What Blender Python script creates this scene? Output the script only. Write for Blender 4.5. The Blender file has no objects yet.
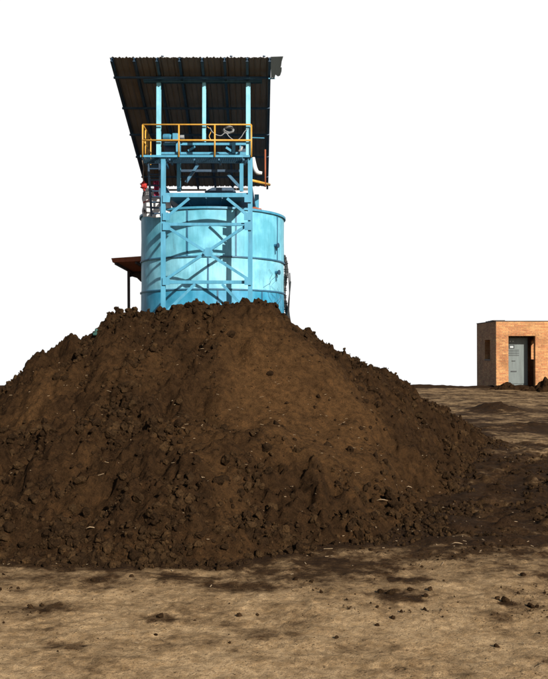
import bpy, math, random
import numpy as np
from mathutils import Vector, Matrix
random.seed(7); rng = np.random.default_rng(11)
sc = bpy.context.scene
COL = sc.collection
F, CX, HY, CAMH = 850.0, 274.0, 350.0, 1.6
def at(px, py, d):
    """point at depth d that the survey of the photograph gives for a pixel"""
    return Vector(((px - CX) / F * d, d, CAMH + (HY - py) / F * d))

# ------------------------------------------------------------------ noise
def _hash(ix, iy, seed):
    h = (ix.astype(np.int64) * 374761393 + iy.astype(np.int64) * 668265263 + seed * 974634777) & 0xffffffff
    h = ((h ^ (h >> 13)) * 1274126177) & 0xffffffff
    h = ((h ^ (h >> 16)) * 2246822519) & 0xffffffff
    return ((h ^ (h >> 15)) & 0xffffff) / float(0xffffff)
def vnoise(x, y, seed=0):
    ix, iy = np.floor(x), np.floor(y)
    fx, fy = x - ix, y - iy
    a0 = _hash(ix, iy, seed) * 6.2832; a1 = _hash(ix + 1, iy, seed) * 6.2832
    a2 = _hash(ix, iy + 1, seed) * 6.2832; a3 = _hash(ix + 1, iy + 1, seed) * 6.2832
    u = fx * fx * fx * (fx * (fx * 6 - 15) + 10); v = fy * fy * fy * (fy * (fy * 6 - 15) + 10)
    n0 = np.cos(a0) * fx + np.sin(a0) * fy
    n1 = np.cos(a1) * (fx - 1) + np.sin(a1) * fy
    n2 = np.cos(a2) * fx + np.sin(a2) * (fy - 1)
    n3 = np.cos(a3) * (fx - 1) + np.sin(a3) * (fy - 1)
    return ((n0 * (1 - u) + n1 * u) * (1 - v) + (n2 * (1 - u) + n3 * u) * v) * 1.5
def fbm(x, y, wl, octv=4, seed=0, gain=.5):
    s = 0; a = 1; k = 1.0 / wl
    for i in range(octv):
        s = s + a * vnoise(x * k + 13.7 * i, y * k - 7.1 * i, seed + i * 17); a *= gain; k *= 2.03
    return s
def lumps(x, y, cell, seed=0, dens=.8):
    """rounded clods: height field of half-buried balls, 0..1 of the cell size"""
    gx, gy = x / cell, y / cell
    ix, iy = np.floor(gx), np.floor(gy)
    out = np.zeros_like(gx)
    for dx in (-1, 0, 1):
        for dy in (-1, 0, 1):
            cx, cy = ix + dx, iy + dy
            px = cx + _hash(cx, cy, seed); py = cy + _hash(cx, cy, seed + 1)
            r = .25 + .5 * _hash(cx, cy, seed + 2)
            on = _hash(cx, cy, seed + 3) < dens
            sq = .7 + .6 * _hash(cx, cy, seed + 4)
            d2 = ((gx - px) ** 2 * sq + (gy - py) ** 2 / sq)
            h = np.sqrt(np.maximum(0, r * r - d2)) * on
            out = np.maximum(out, h)
    return out
def sstep(a, b, x):
    t = np.clip((x - a) / (b - a), 0, 1); return t * t * (3 - 2 * t)

# ------------------------------------------------------------------ heights
def ground_h(x, y):
    h = -.06 * np.maximum(0, y - 36.6) 
    near = 1 - sstep(30, 45, y)
    h = h + (1 - sstep(6.5, 8, y)) * (.010 * np.abs(fbm(x, y, .16, 4, 15, .6)) + .02 * lumps(x, y, .035, 19, .3) * sstep(0, .25, fbm(x, y, .5, 3, 21)))
    h = h + near * (.018 * fbm(x, y, 1.3, 4, 5) + .008 * fbm(x, y, .25, 3, 9))
    rough = sstep(.3, 1.4, x) * sstep(6.3, 7.4, y) * (1 - sstep(12, 17, y))
    h = h + rough * (.035 * fbm(x, y, .5, 5, 31, .6) + .07 * lumps(x, y, .16, 41, .35) * (fbm(x, y, 1.1, 2, 77) > 0.02))
    # wheel ruts curving away on the right
    for off in (0.0, 1.55):
        c = 2.1 + off + .16 * (y - 8) + .05 * (y - 8) ** 2
        dd = (x - c) / .17
        h = h - sstep(6.6, 8, y) * (1 - sstep(12, 15, y)) * .06 * np.exp(-dd * dd) * (.5 + .5 * np.sin((y + .4 * x) * 26 + 2 * fbm(x, y, .5, 2, 88)))
    # footprints and scuffs in the foreground
    h = h - (1 - sstep(6.0, 6.8, y)) * .03 * np.maximum(0, lumps(x, y, .5, 55, .35) - .25)
    # low spread of spoil further out
    h = h + .20 * np.exp(-((x - 5.9) / .55) ** 2 - ((y - 22.6) / .6) ** 2) * (1 + .4 * fbm(x, y, .3, 3, 3))
    h = h + .10 * np.exp(-((y - 36.3) / .25) ** 2) * (1 + .5 * fbm(x, y, .8, 3, 8))
    h = h + .10 * np.exp(-((x - 5.2) / .9) ** 2 - ((y - 17.5) / .5) ** 2) * (1 + .5 * fbm(x, y, .3, 3, 4))
    return h
def RP(px, py, d, slope, up=.17):
    p = at(px, py, d); return (p.x, d, p.z + up, slope)
RIDGE = [  # x, depth, height, slope of every summit of the heap
    RP(258, 305, 11.0, .72), RP(235, 306, 11.0, .70), RP(205, 304, 10.9, .66), RP(165, 311, 10.8, .64), RP(118, 313, 10.7, .80), RP(95, 329, 10.6, .82, .08), RP(70, 350, 10.5, .75, .0),
    RP(45, 376, 10.4, .66, -.12), RP(0, 418, 10.0, .5, -.2), RP(-60, 455, 9.6, .38, -.1), RP(-140, 480, 9.2, .35, 0),
    RP(282, 322, 11.3, .74), RP(305, 335, 11.8, .74), RP(330, 346, 12.4, .74), RP(352, 360, 13.0, .70), RP(374, 375, 13.8, .66),
    RP(395, 390, 14.6, .6, .14), RP(418, 402, 15.4, .5, .12), RP(442, 415, 16.2, .42, .10), RP(462, 425, 16.8, .32, .08),
    (-.9, 8.4, 1.10, .52), (-1.7, 8.5, 1.08, .50), (-2.6, 8.4, .92, .5), (-3.5, 8.3, .74, .45), (-4.6, 8.2, .5, .4),
    (-.1, 8.6, 1.02, .60), (.25, 8.9, .95, .66),
    RP(75, 350, 12.3, .62, -.12), RP(45, 369, 12.4, .6, -.2), RP(10, 394, 12.5, .58, -.24), RP(-40, 430, 12.5, .5, -.2)]
def pile_h(x, y):
    wx = x + .22 * fbm(x, y, 1.1, 3, 101); wy = y + .22 * fbm(x, y, 1.1, 3, 131)
    k = 14.0; s = 0
    for (a, b, h, m) in RIDGE:
        r = np.sqrt((wx - a) ** 2 + (wy - b) ** 2 + .03)
        s = s + np.exp(k * (h - m * r))
    h = np.log(s + 1e-9) / k
    # talus flattens out towards the foot
    h = np.where(h < .35, h * .75 + .0875 - .06 * (h < -1), h)
    h = h - .10
    def smin(a, c, k=9.0): return -np.log(np.exp(-k * np.clip(a, -3, 9)) + np.exp(-k * np.clip(c, -3, 9))) / k
    Fx = np.interp(wy, [5.6, 6.1, 6.6, 7.16, 8.0, 8.8, 10, 11.5, 13, 15.1, 17, 19], [-3.0, -1.2, -.1, .95, 1.35, 1.62, 1.95, 2.45, 3.0, 3.6, 3.9, 4.0])
    Gy = np.interp(wx, [-6, -3, -2.1, -1.5, -.95, -.5, -.1, .95, 1.5], [7.2, 6.75, 6.6, 6.35, 6.15, 6.4, 6.55, 7.1, 7.6])
    h = smin(h, (Fx - wx) * 1.0 + .05)
    return smin(h, (wy - Gy) * .9 + .05)
def pile_mask(x, y):
    """1 where the face is crumbly, 0 where the fine soil has slid smooth"""
    def blob(cx, cy, rx, ry, ang=0.0):
        c, s_ = math.cos(ang), math.sin(ang)
        u = ((x - cx) * c + (y - cy) * s_) / rx; v = (-(x - cx) * s_ + (y - cy) * c) / ry
        return np.exp(-(u * u + v * v))
    sm = blob(-.15, 9.3, .55, .95, .25) + blob(.35, 8.7, .55, .8) + .8 * blob(.8, 9.6, .5, 1.2, .4) + .5 * blob(-2.6, 9.4, .3, .8) + .55 * blob(-.55, 7.6, .22, .9, .3)
    sm = sm + .35 * blob(-1.4, 9.6, .5, .35)
    sm = sm + .30 * fbm(x, y, .7, 3, 201)
    return 1 - np.clip(sm, 0, 1)
def pile_full(x, y):
    b = pile_h(x, y); m = pile_mask(x, y)
    body = sstep(-.12, .25, b)
    h = b + body * (.10 * fbm(x, y, 1.2, 3, 301) + (.02 + .05 * m) * fbm(x, y, .38, 4, 311, .55))
    h = h + body * (.009 + .012 * m) * fbm(x, y, .07, 3, 321, .6) + body * m * (.05 * np.abs(fbm(x, y, .22, 4, 325, .65)) + .026 * np.abs(fbm(x, y, .08, 2, 327, .6)))
    clu = np.clip(.5 + 1.3 * fbm(x, y, .9, 2, 331), 0, 1) * m
    h = h + sstep(-.1, .05, b) * (.17 * lumps(x, y, .17, 341, .45) * .7 * clu + .09 * lumps(x, y, .09, 351, .75) * .85 * m + .05 * lumps(x, y, .045, 361, .75) * .8 * (.3 + .7 * m))
    h = h - sstep(0, .2, b) * m * (.10 * lumps(x, y, .20, 371, .45) * clu + .05 * lumps(x, y, .10, 381, .5))
    # slump scars and undercut pockets in the face
    for (cx, cy, r, dep) in ((-.78, 9.15, .13, .16), (-.42, 9.9, .12, .12), (-1.75, 9.55, .10, .14), (-1.55, 9.62, .09, .1), (-1.15, 8.9, .12, .10), (-2.0, 8.5, .13, .1), (-.95, 7.3, .15, .12), (-2.3, 7.6, .15, .10), (.55, 7.7, .1, .08), (-1.45, 7.1, .12, .1)):
        h = h - dep * np.exp(-(((x - cx) / r) ** 2 + ((y - cy) / (r * 1.2)) ** 2))
        h = h + dep * .9 * np.exp(-(((x - cx - .17) / r) ** 2 + ((y - cy - .05) / (r * 1.1)) ** 2))
    return h

# ------------------------------------------------------------------ materials
def newmat(name):
    m = bpy.data.materials.new(name); m.use_nodes = True
    nt = m.node_tree; b = nt.nodes['Principled BSDF']
    return m, nt, b
def N(nt, t, **kw):
    n = nt.nodes.new(t)
    for k, v in kw.items():
        if k in n.inputs: n.inputs[k].default_value = v
        else: setattr(n, k, v)
    return n
def ramp(nt, src, stops):
    r = nt.nodes.new('ShaderNodeValToRGB'); nt.links.new(src, r.inputs[0])
    e = r.color_ramp.elements
    while len(e) < len(stops): e.new(.5)
    for i, (p, c) in enumerate(stops):
        e[i].position = p; e[i].color = (*c, 1) if len(c) == 3 else c
    return r.outputs[0]
def noise(nt, vec, scale, detail=4, rough=.55):
    n = nt.nodes.new('ShaderNodeTexNoise'); n.inputs['Scale'].default_value = scale
    n.inputs['Detail'].default_value = detail; n.inputs['Roughness'].default_value = rough
    nt.links.new(vec, n.inputs['Vector']); return n.outputs['Fac']
def mixc(nt, fac, a, b, mode='MIX'):
    n = nt.nodes.new('ShaderNodeMix'); n.data_type = 'RGBA'; n.blend_type = mode
    for s, v in ((n.inputs[0], fac), (n.inputs[6], a), (n.inputs[7], b)):
        if isinstance(v, (int, float)): s.default_value = v
        elif isinstance(v, tuple): s.default_value = (*v, 1)
        else: nt.links.new(v, s)
    return n.outputs[2]
def math_(nt, op, a, b=None, c=None):
    n = nt.nodes.new('ShaderNodeMath'); n.operation = op
    for i, v in enumerate((a, b, c)):
        if v is None: continue
        if isinstance(v, (int, float)): n.inputs[i].default_value = v
        else: nt.links.new(v, n.inputs[i])
    return n.outputs[0]
def coords(nt, scale=(1, 1, 1)):
    g = nt.nodes.new('ShaderNodeNewGeometry'); mp = nt.nodes.new('ShaderNodeMapping')
    mp.inputs['Scale'].default_value = scale
    nt.links.new(g.outputs['Position'], mp.inputs['Vector']); return mp.outputs[0]
def bump(nt, b, h, dist, strength=1.0, prev=None):
    n = nt.nodes.new('ShaderNodeBump'); n.inputs['Distance'].default_value = dist; n.inputs['Strength'].default_value = strength
    nt.links.new(h, n.inputs['Height'])
    if prev: nt.links.new(prev, n.inputs['Normal'])
    nt.links.new(n.outputs[0], b.inputs['Normal']); return n.outputs[0]

def soil_mat(name, rough_c, smooth_c):
    m, nt, b = newmat(name); v = coords(nt)
    a = nt.nodes.new('ShaderNodeAttribute'); a.attribute_name = 'crumble'
    big = noise(nt, v, 2.2, 5); med = noise(nt, v, 14, 5, .65); fine = noise(nt, v, 85, 4, .7)
    f = math_(nt, 'ADD', a.outputs['Fac'], math_(nt, 'MULTIPLY_ADD', big, 1.2, -.6))
    base = mixc(nt, f, smooth_c, rough_c)
    base = mixc(nt, 1.0, base, ramp(nt, med, [(.28, (.5, .47, .45)), (.5, (1, 1, 1)), (.72, (1.5, 1.42, 1.3))]), 'MULTIPLY')
    base = mixc(nt, 1.0, base, ramp(nt, fine, [(.3, (.6, .6, .62)), (.52, (1, 1, 1)), (.72, (1.6, 1.5, 1.4))]), 'MULTIPLY')
    # pale flecks of straw and husk
    vo = nt.nodes.new('ShaderNodeTexVoronoi'); vo.inputs['Scale'].default_value = 42; nt.links.new(v, vo.inputs['Vector'])
    fl = ramp(nt, vo.outputs['Distance'], [(.0, (1, 1, 1)), (.10, (0, 0, 0))])
    gate = ramp(nt, noise(nt, v, 9, 3), [(.60, (0, 0, 0)), (.68, (1, 1, 1))])
    base = mixc(nt, math_(nt, 'MULTIPLY', fl, gate), base, (.22, .13, .06))
    nt.links.new(base, b.inputs['Base Color']); b.inputs['Roughness'].default_value = 1.0
    b.inputs['Specular IOR Level'].default_value = .03
    p = bump(nt, b, med, .035, .7); bump(nt, b, fine, .012, .9, p)
    return m
SOIL = soil_mat('compost_soil', (.0235, .0127, .0060), (.055, .0290, .0120))
CLOD = soil_mat('clod_soil', (.0215, .0123, .0062), (.045, .0260, .0122))

def ground_mat():
    m, nt, b = newmat('trampled_earth'); v = coords(nt)
    a = nt.nodes.new('ShaderNodeAttribute'); a.attribute_name = 'wet'
    n1 = noise(nt, v, 1.3, 9, .68); n2 = noise(nt, v, 6.5, 9, .75); n3 = noise(nt, v, 38, 5, .75); n4 = noise(nt, v, 170, 3, .7)
    f = math_(nt, 'ADD', a.outputs['Fac'], math_(nt, 'MULTIPLY_ADD', n1, 1.3, -.64))
    f = math_(nt, 'ADD', f, math_(nt, 'MULTIPLY_ADD', n2, 1.5, -.73))
    c = ramp(nt, f, [(.0, (.355, .248, .138)), (.30, (.265, .178, .095)), (.58, (.125, .080, .042)), (.75, (.048, .027, .0125)), (1.0, (.027, .015, .0078))])
    c = mixc(nt, 1.0, c, ramp(nt, n3, [(.36, (.5, .47, .45)), (.5, (1, 1, 1)), (.64, (1.4, 1.36, 1.3))]), 'MULTIPLY')
    c = mixc(nt, 1.0, c, ramp(nt, n4, [(.36, (.72, .70, .68)), (.5, (1, 1, 1)), (.65, (1.22, 1.2, 1.17))]), 'MULTIPLY')
    # small pebbles / crumbs and pale chaff
    vo = nt.nodes.new('ShaderNodeTexVoronoi'); vo.inputs['Scale'].default_value = 26; nt.links.new(v, vo.inputs['Vector'])
    n5 = noise(nt, v, 19, 8, .8)
    c = mixc(nt, ramp(nt, n5, [(.505, (0, 0, 0)), (.55, (.7,) * 3)]), c, mixc(nt, 1.0, c, (.50, .47, .43), 'MULTIPLY'))
    c = mixc(nt, ramp(nt, noise(nt, v, 3.1, 9, .8), [(.55, (0, 0, 0)), (.63, (.55,) * 3)]), c, mixc(nt, 1.0, c, (1.35, 1.35, 1.35), 'MULTIPLY'))
    fl = ramp(nt, vo.outputs['Distance'], [(.08, (1, 1, 1)), (.2, (0, 0, 0))])
    g1 = ramp(nt, noise(nt, v, 6.5, 3), [(.57, (0, 0, 0)), (.66, (1, 1, 1))])
    c = mixc(nt, math_(nt, 'MULTIPLY', fl, g1), c, (.035, .021, .012))
    vo2 = nt.nodes.new('ShaderNodeTexVoronoi'); vo2.inputs['Scale'].default_value = 55; nt.links.new(v, vo2.inputs['Vector'])
    fl2 = ramp(nt, vo2.outputs['Distance'], [(.05, (1, 1, 1)), (.12, (0, 0, 0))])
    g2 = ramp(nt, noise(nt, v, 3.5, 3), [(.53, (0, 0, 0)), (.6, (1, 1, 1))])
    c = mixc(nt, math_(nt, 'MULTIPLY', fl2, g2), c, (.36, .27, .16))
    nt.links.new(c, b.inputs['Base Color']); b.inputs['Roughness'].default_value = 1.0; b.inputs['Specular IOR Level'].default_value = .04
    p = bump(nt, b, n2, .03, .5); p = bump(nt, b, n3, .012, .7, p); bump(nt, b, fl, .01, .6, p)
    return m
GROUND = ground_mat()

def paint_mat(name, base, dirt=(.10, .075, .05), chalk=.25, streak=(3, 3, .35), rust=.35, rough=.5):
    m, nt, b = newmat(name); v = coords(nt); vs = coords(nt, streak)
    n1 = noise(nt, v, 1.6, 5); n2 = noise(nt, vs, 2.6, 6, .65); n3 = noise(nt, v, 30, 4, .7)
    pale = tuple(min(.8, c * 1.25 + .05) for c in base)
    c = mixc(nt, ramp(nt, n1, [(.40, (0, 0, 0)), (.68, (chalk * 2,) * 3)]), base, pale)
    c = mixc(nt, ramp(nt, n2, [(.42, (0, 0, 0)), (.78, (.75,) * 3)]), c, tuple(x * .62 for x in base))
    g = math_(nt, 'MULTIPLY', ramp(nt, n2, [(.60, (0, 0, 0)), (.68, (1, 1, 1))]), ramp(nt, n3, [(.48, (0, 0, 0)), (.62, (rust,) * 3)]))
    c = mixc(nt, g, c, dirt)
    nt.links.new(c, b.inputs['Base Color']); b.inputs['Roughness'].default_value = rough
    bump(nt, b, n3, .002, .5)
    return m
BLUE = paint_mat('pale_blue_paint', (.038, .228, .36))
BLUED = paint_mat('deep_blue_paint', (.018, .105, .19))
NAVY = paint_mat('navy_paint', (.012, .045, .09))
T1 = paint_mat('tank_paint_pale', (.09, .355, .48), chalk=.55, streak=(2.2, 2.2, .25))
T2 = paint_mat('tank_paint_chalky', (.14, .41, .53), chalk=.8, streak=(2.2, 2.2, .25))
T3 = paint_mat('tank_paint_blue', (.022, .23, .385), chalk=.5, streak=(2.2, 2.2, .25))
YEL = paint_mat('yellow_paint', (.50, .26, .030), rust=.6)
RUST = paint_mat('rusty_sheet', (.26, .065, .022), (.08, .03, .02), chalk=.2, rust=.6, rough=.85)
BROWNSTEEL = paint_mat('brown_steel', (.035, .017, .012), rough=.7)
ROOFM = paint_mat('roof_underside', (.165, .145, .125), (.03, .02, .015), chalk=.15, streak=(5, .4, .4), rust=.5, rough=.7)
BLACK = paint_mat('black_rubber', (.012, .012, .014), rough=.6)
TORN = paint_mat('shade_dark_sheet', (.012, .016, .015), (.01, .01, .01), chalk=.0, rough=.95)  # near-black base colour puts shade into the torn roof-corner sheet
RED = paint_mat('red_cloth', (.42, .025, .02), chalk=.1, rough=.9)
MAG = paint_mat('magenta_cloth', (.36, .03, .10), chalk=.2, rough=.9)
WHITE = paint_mat('white_tarp', (.62, .64, .66), (.4, .4, .4), chalk=.1, rust=.1, rough=.7)
GREY = paint_mat('grey_cabinet_paint', (.115, .14, .14), chalk=.1, rough=.45)
GREYD = paint_mat('dark_slot', (.02, .025, .028), rough=.7)
PANEL = paint_mat('pale_display', (.42, .46, .48), rough=.3)
ROOFSLAB = paint_mat('bitumen_slab', (.045, .035, .03), rough=.8)
STRAW = paint_mat('straw', (.24, .165, .09), rough=.9)
CONC = paint_mat('mortar_render', (.16, .13, .11), rough=.9)
LAMPM = paint_mat('galvanised', (.22, .23, .24), rough=.45)
GREENP = paint_mat('green_plastic', (.01, .06, .05), rough=.5)

def brick_mat(name, axis):
    m, nt, b = newmat(name)
    g = nt.nodes.new('ShaderNodeNewGeometry'); s = nt.nodes.new('ShaderNodeSeparateXYZ'); cb = nt.nodes.new('ShaderNodeCombineXYZ')
    nt.links.new(g.outputs['Position'], s.inputs[0]); nt.links.new(s.outputs[axis], cb.inputs[0]); nt.links.new(s.outputs[2], cb.inputs[1])
    v = coords(nt)
    wob = nt.nodes.new('ShaderNodeTexNoise'); wob.inputs['Scale'].default_value = 6; nt.links.new(v, wob.inputs['Vector'])
    off = nt.nodes.new('ShaderNodeVectorMath'); off.operation = 'MULTIPLY_ADD'
    nt.links.new(wob.outputs['Color'], off.inputs[0]); off.inputs[1].default_value = (.018, .018, 0); nt.links.new(cb.outputs[0], off.inputs[2])
    br = nt.nodes.new('ShaderNodeTexBrick'); nt.links.new(off.outputs[0], br.inputs['Vector'])
    for k, val in (('Scale', 1.0), ('Brick Width', .25), ('Row Height', .065), ('Mortar Size', .007), ('Mortar Smooth', .3), ('Bias', -.1)): br.inputs[k].default_value = val
    br.inputs['Color1'].default_value = (.50, .25, .098, 1); br.inputs['Color2'].default_value = (.36, .135, .052, 1); br.inputs['Mortar'].default_value = (.25, .17, .10, 1)
    n1 = noise(nt, v, 1.7, 5); n2 = noise(nt, v, 22, 5, .7)
    c = mixc(nt, 1.0, br.outputs['Color'], ramp(nt, n1, [(.3, (.68, .62, .58)), (.5, (1, 1, 1)), (.7, (1.2, 1.15, 1.1))]), 'MULTIPLY')
    c = mixc(nt, 1.0, c, ramp(nt, n2, [(.3, (.65, .6, .58)), (.5, (1, 1, 1)), (.75, (1.25, 1.22, 1.2))]), 'MULTIPLY')
    nt.links.new(c, b.inputs['Base Color']); b.inputs['Roughness'].default_value = .9
    p = bump(nt, b, br.outputs['Fac'], -.008, .8); bump(nt, b, n2, .004, .8, p)
    return m
BRX, BRY = brick_mat('brick_front', 0), brick_mat('brick_side', 1)

# ------------------------------------------------------------------ object helpers
def link(o, parent=None):
    COL.objects.link(o)
    if parent is not None: o.parent = parent
    return o
def tag(o, label=None, cat=None, group=None, kind=None):
    if label: o['label'] = label
    if cat: o['category'] = cat
    if group: o['group'] = group
    if kind: o['kind'] = kind
    return o
def thing(name, loc, label, cat, group=None):
    o = bpy.data.objects.new(name, None); o.empty_display_size = .3; o.location = loc
    link(o); tag(o, label, cat, group); return o
class MB:
    def __init__(s): s.v = []; s.f = []
    def add(s, vs, fs):
        n = len(s.v); s.v += [tuple(p) for p in vs]; s.f += [tuple(i + n for i in f) for f in fs]; return s
    def box(s, lo, hi):
        x0, y0, z0 = lo; x1, y1, z1 = hi
        return s.add([(x0, y0, z0), (x1, y0, z0), (x1, y1, z0), (x0, y1, z0), (x0, y0, z1), (x1, y0, z1), (x1, y1, z1), (x0, y1, z1)],
                     [(0, 3, 2, 1), (4, 5, 6, 7), (0, 1, 5, 4), (1, 2, 6, 5), (2, 3, 7, 6), (3, 0, 4, 7)])
    def _frame(s, a, b, up):
        a, b = Vector(a), Vector(b); t = (b - a).normalized()
        u = Vector(up); u = (u - t * u.dot(t))
        if u.length < 1e-4: u = Vector((1, 0, 0)) - t * t.x
        u.normalize(); w = t.cross(u); return a, b, t, u, w
    def bar(s, a, b, wu, ww, up=(0, -1, 0)):
        """solid bar, wu thick along up, ww wide"""
        a, b, t, u, w = s._frame(a, b, up)
        vs = [p + u * (i * wu / 2) + w * (j * ww / 2) for p in (a, b) for (i, j) in ((-1, -1), (1, -1), (1, 1), (-1, 1))]
        return s.add(vs, [(0, 1, 2, 3), (7, 6, 5, 4), (0, 4, 5, 1), (1, 5, 6, 2), (2, 6, 7, 3), (3, 7, 4, 0)])
    def ibeam(s, a, b, depth, width, up=(0, -1, 0), tk=.016):
        """rolled I section: flanges face along up"""
        a, b, t, u, w = s._frame(a, b, up)
        s.bar(a + u * (depth / 2 - tk / 2), b + u * (depth / 2 - tk / 2), tk, width, u)
        s.bar(a - u * (depth / 2 - tk / 2), b - u * (depth / 2 - tk / 2), tk, width, u)
        return s.bar(a, b, depth - 2 * tk, tk * .8, u)
    def angle(s, a, b, leg, up=(0, -1, 0), tk=.012):
        a, b, t, u, w = s._frame(a, b, up)
        s.bar(a + u * (-tk / 2), b + u * (-tk / 2), tk, leg, u)
        return s.bar(a - u * (leg / 2 + tk / 2) + w * (leg / 2 - tk / 2), b - u * (leg / 2 + tk / 2) + w * (leg / 2 - tk / 2), leg - tk, tk, u)
    def tube(s, pts, r, n=10, closed=False):
        pts = [Vector(p) for p in pts]; rs = r if isinstance(r, (list, tuple)) else [r] * len(pts)
        prev = None; base = len(s.v); vs = []
        for i, p in enumerate(pts):
            t = (pts[min(i + 1, len(pts) - 1)] - pts[max(i - 1, 0)]).normalized()
            if prev is None:
                u = t.orthogonal().normalized()
            else:
                u = (prev - t * prev.dot(t)).normalized()
            prev = u; w = t.cross(u)
            for k in range(n):
                a = 2 * math.pi * k / n; vs.append(p + (u * math.cos(a) + w * math.sin(a)) * rs[i])
        fs = []
        for i in range(len(pts) - 1):
            for k in range(n):
                k2 = (k + 1) % n; fs.append((i * n + k, i * n + k2, (i + 1) * n + k2, (i + 1) * n + k))
        fs.append(tuple(reversed(range(n)))); fs.append(tuple((len(pts) - 1) * n + k for k in range(n)))
        return s.add(vs, fs)
    def shape(s, pts, th, axis=1):
        """polygon in xz at its own depth, thickness th along y"""
        n = len(pts); P = [Vector(p) for p in pts]
        vs = [p - Vector((0, th / 2, 0)) for p in P] + [p + Vector((0, th / 2, 0)) for p in P]
        fs = [tuple(range(n)), tuple(reversed(range(n, 2 * n)))] + [((i + 1) % n, i, n + i, n + (i + 1) % n) for i in range(n)]
        return s.add(vs, fs)
    def build(s, name, mat, parent=None, bevel=0, smooth=False, label=None):
        me = bpy.data.meshes.new(name); me.from_pydata(s.v, [], s.f)
        me.materials.append(mat)
        o = bpy.data.objects.new(name, me); link(o, parent)
        if parent is not None:
            off = Vector((0, 0, 0)); q = parent
            while q is not None: off += Vector(q.location); q = q.parent
            me.transform(Matrix.Translation(-off))
        import bmesh
        bm = bmesh.new(); bm.from_mesh(me); bmesh.ops.recalc_face_normals(bm, faces=bm.faces); bm.to_mesh(me); bm.free()
        if smooth: me.polygons.foreach_set('use_smooth', [True] * len(me.polygons))
        if bevel:
            mo = o.modifiers.new('bevel', 'BEVEL'); mo.width = bevel; mo.segments = 2; mo.limit_method = 'ANGLE'
        if label: o['label'] = label
        return o
def np_mesh(name, V, Q, mat, attrs=None, smooth=True, parent=None):
    me = bpy.data.meshes.new(name); k = Q.shape[1]
    me.vertices.add(len(V)); me.vertices.foreach_set('co', V.astype(np.float32).ravel())
    me.loops.add(Q.size); me.loops.foreach_set('vertex_index', Q.astype(np.int32).ravel())
    me.polygons.add(len(Q)); me.polygons.foreach_set('loop_start', np.arange(0, Q.size, k, dtype=np.int32))
    me.polygons.foreach_set('loop_total', np.full(len(Q), k, dtype=np.int32))
    me.polygons.foreach_set('use_smooth', np.full(len(Q), smooth, dtype=bool))
    me.update(calc_edges=True); me.materials.append(mat)
    for n_, arr in (attrs or {}).items():
        a = me.attributes.new(n_, 'FLOAT', 'POINT'); a.data.foreach_set('value', arr.astype(np.float32))
    o = bpy.data.objects.new(name, me); link(o, parent); return o
def grid_faces(ny, nx, keep=None):
    i = np.arange(ny - 1)[:, None] * nx + np.arange(nx - 1)[None, :]
    Q = np.stack([i, i + 1, i + nx + 1, i + nx], -1).reshape(-1, 4)
    if keep is not None: Q = Q[keep.reshape(-1)]
    return Q
def compact(V, Q, *arrs):
    u, inv = np.unique(Q, return_inverse=True); return (V[u], inv.reshape(Q.shape)) + tuple(a[u] for a in arrs)

# ------------------------------------------------------------------ ground
def axis_pts(segs):
    out = []
    for a, b, st in segs: out += list(np.arange(a, b - 1e-6, st))
    out.append(segs[-1][1]); return np.array(out)
def geo(a, b, n): return a * (b / a) ** (np.linspace(0, 1, n))
xs = np.concatenate([-geo(9, 900, 40)[::-1], axis_pts([(-8.8, -3.6, .12), (-3.6, 5.2, .028), (5.2, 13, .07), (13, 20, .3)])[:], geo(21, 900, 36)])
ys = np.concatenate([-geo(8, 900, 30)[::-1], axis_pts([(-7.5, 3.4, .35), (3.4, 9.6, .026), (9.6, 15, .045), (15, 24, .08), (24, 40, .16)]), geo(41.5, 1500, 46)])
X, Y = np.meshgrid(xs, ys)
Hg = ground_h(X, Y)
ph = pile_h(X, Y)
wet = np.interp(Y, [4.0, 4.7, 5.4, 6.0, 6.8, 10, 13, 15, 19, 26, 34, 35.7, 36.0, 37], [.12, .16, .28, .50, .62, .70, .68, .60, .62, .54, .50, .6, 1.6, 1.6])
side = sstep(.2, 2.0, X) * sstep(6.2, 7.4, Y) * (1 - sstep(11.5, 14, Y))
wet = wet + .28 * side
wet = wet + .5 * sstep(-.45, -.02, ph)
wet = wet + (.13 + .12 * sstep(5.5, 7, Y)) * fbm(X, Y, 1.0, 5, 601, .6) + .18 * fbm(X, Y, .3, 4, 611, .65)
wet = wet + .6 * np.exp(-((X - 5.9) / .8) ** 2 - ((Y - 22.6) / .9) ** 2) + .4 * np.exp(-((X - 5.2) / 1.2) ** 2 - ((Y - 17.5) / .7) ** 2)
for (cx, cy, r, k) in ((-.70, 5.1, .10, .8), (.75, 5.5, .16, .7), (.95, 5.9, .14, .6), (-.55, 5.95, .22, .5), (1.45, 5.35, .06, 1.0), (-1.15, 4.6, .10, .6), (.45, 4.6, .11, .5), (1.45, 4.35, .12, .6), (-.2, 5.75, .2, .5), (.02, 4.75, .1, .4), (-1.3, 5.3, .15, .4)):
    q = ((X - cx) / (r * 1.5)) ** 2 + ((Y - cy) / r) ** 2
    wet = wet + k * .6 * sstep(.75, .25, 1 - np.exp(-q * 1.2) + .35 * fbm(X, Y, .14, 4, int(cy * 100), .6))
V = np.stack([X, Y, Hg], -1).reshape(-1, 3)
ground = np_mesh('ground', V, grid_faces(len(ys), len(xs)), GROUND, {'wet': wet.reshape(-1)})
tag(ground, 'bare trampled earth yard, pale beige in front and dark near the heap', kind='structure')

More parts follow.
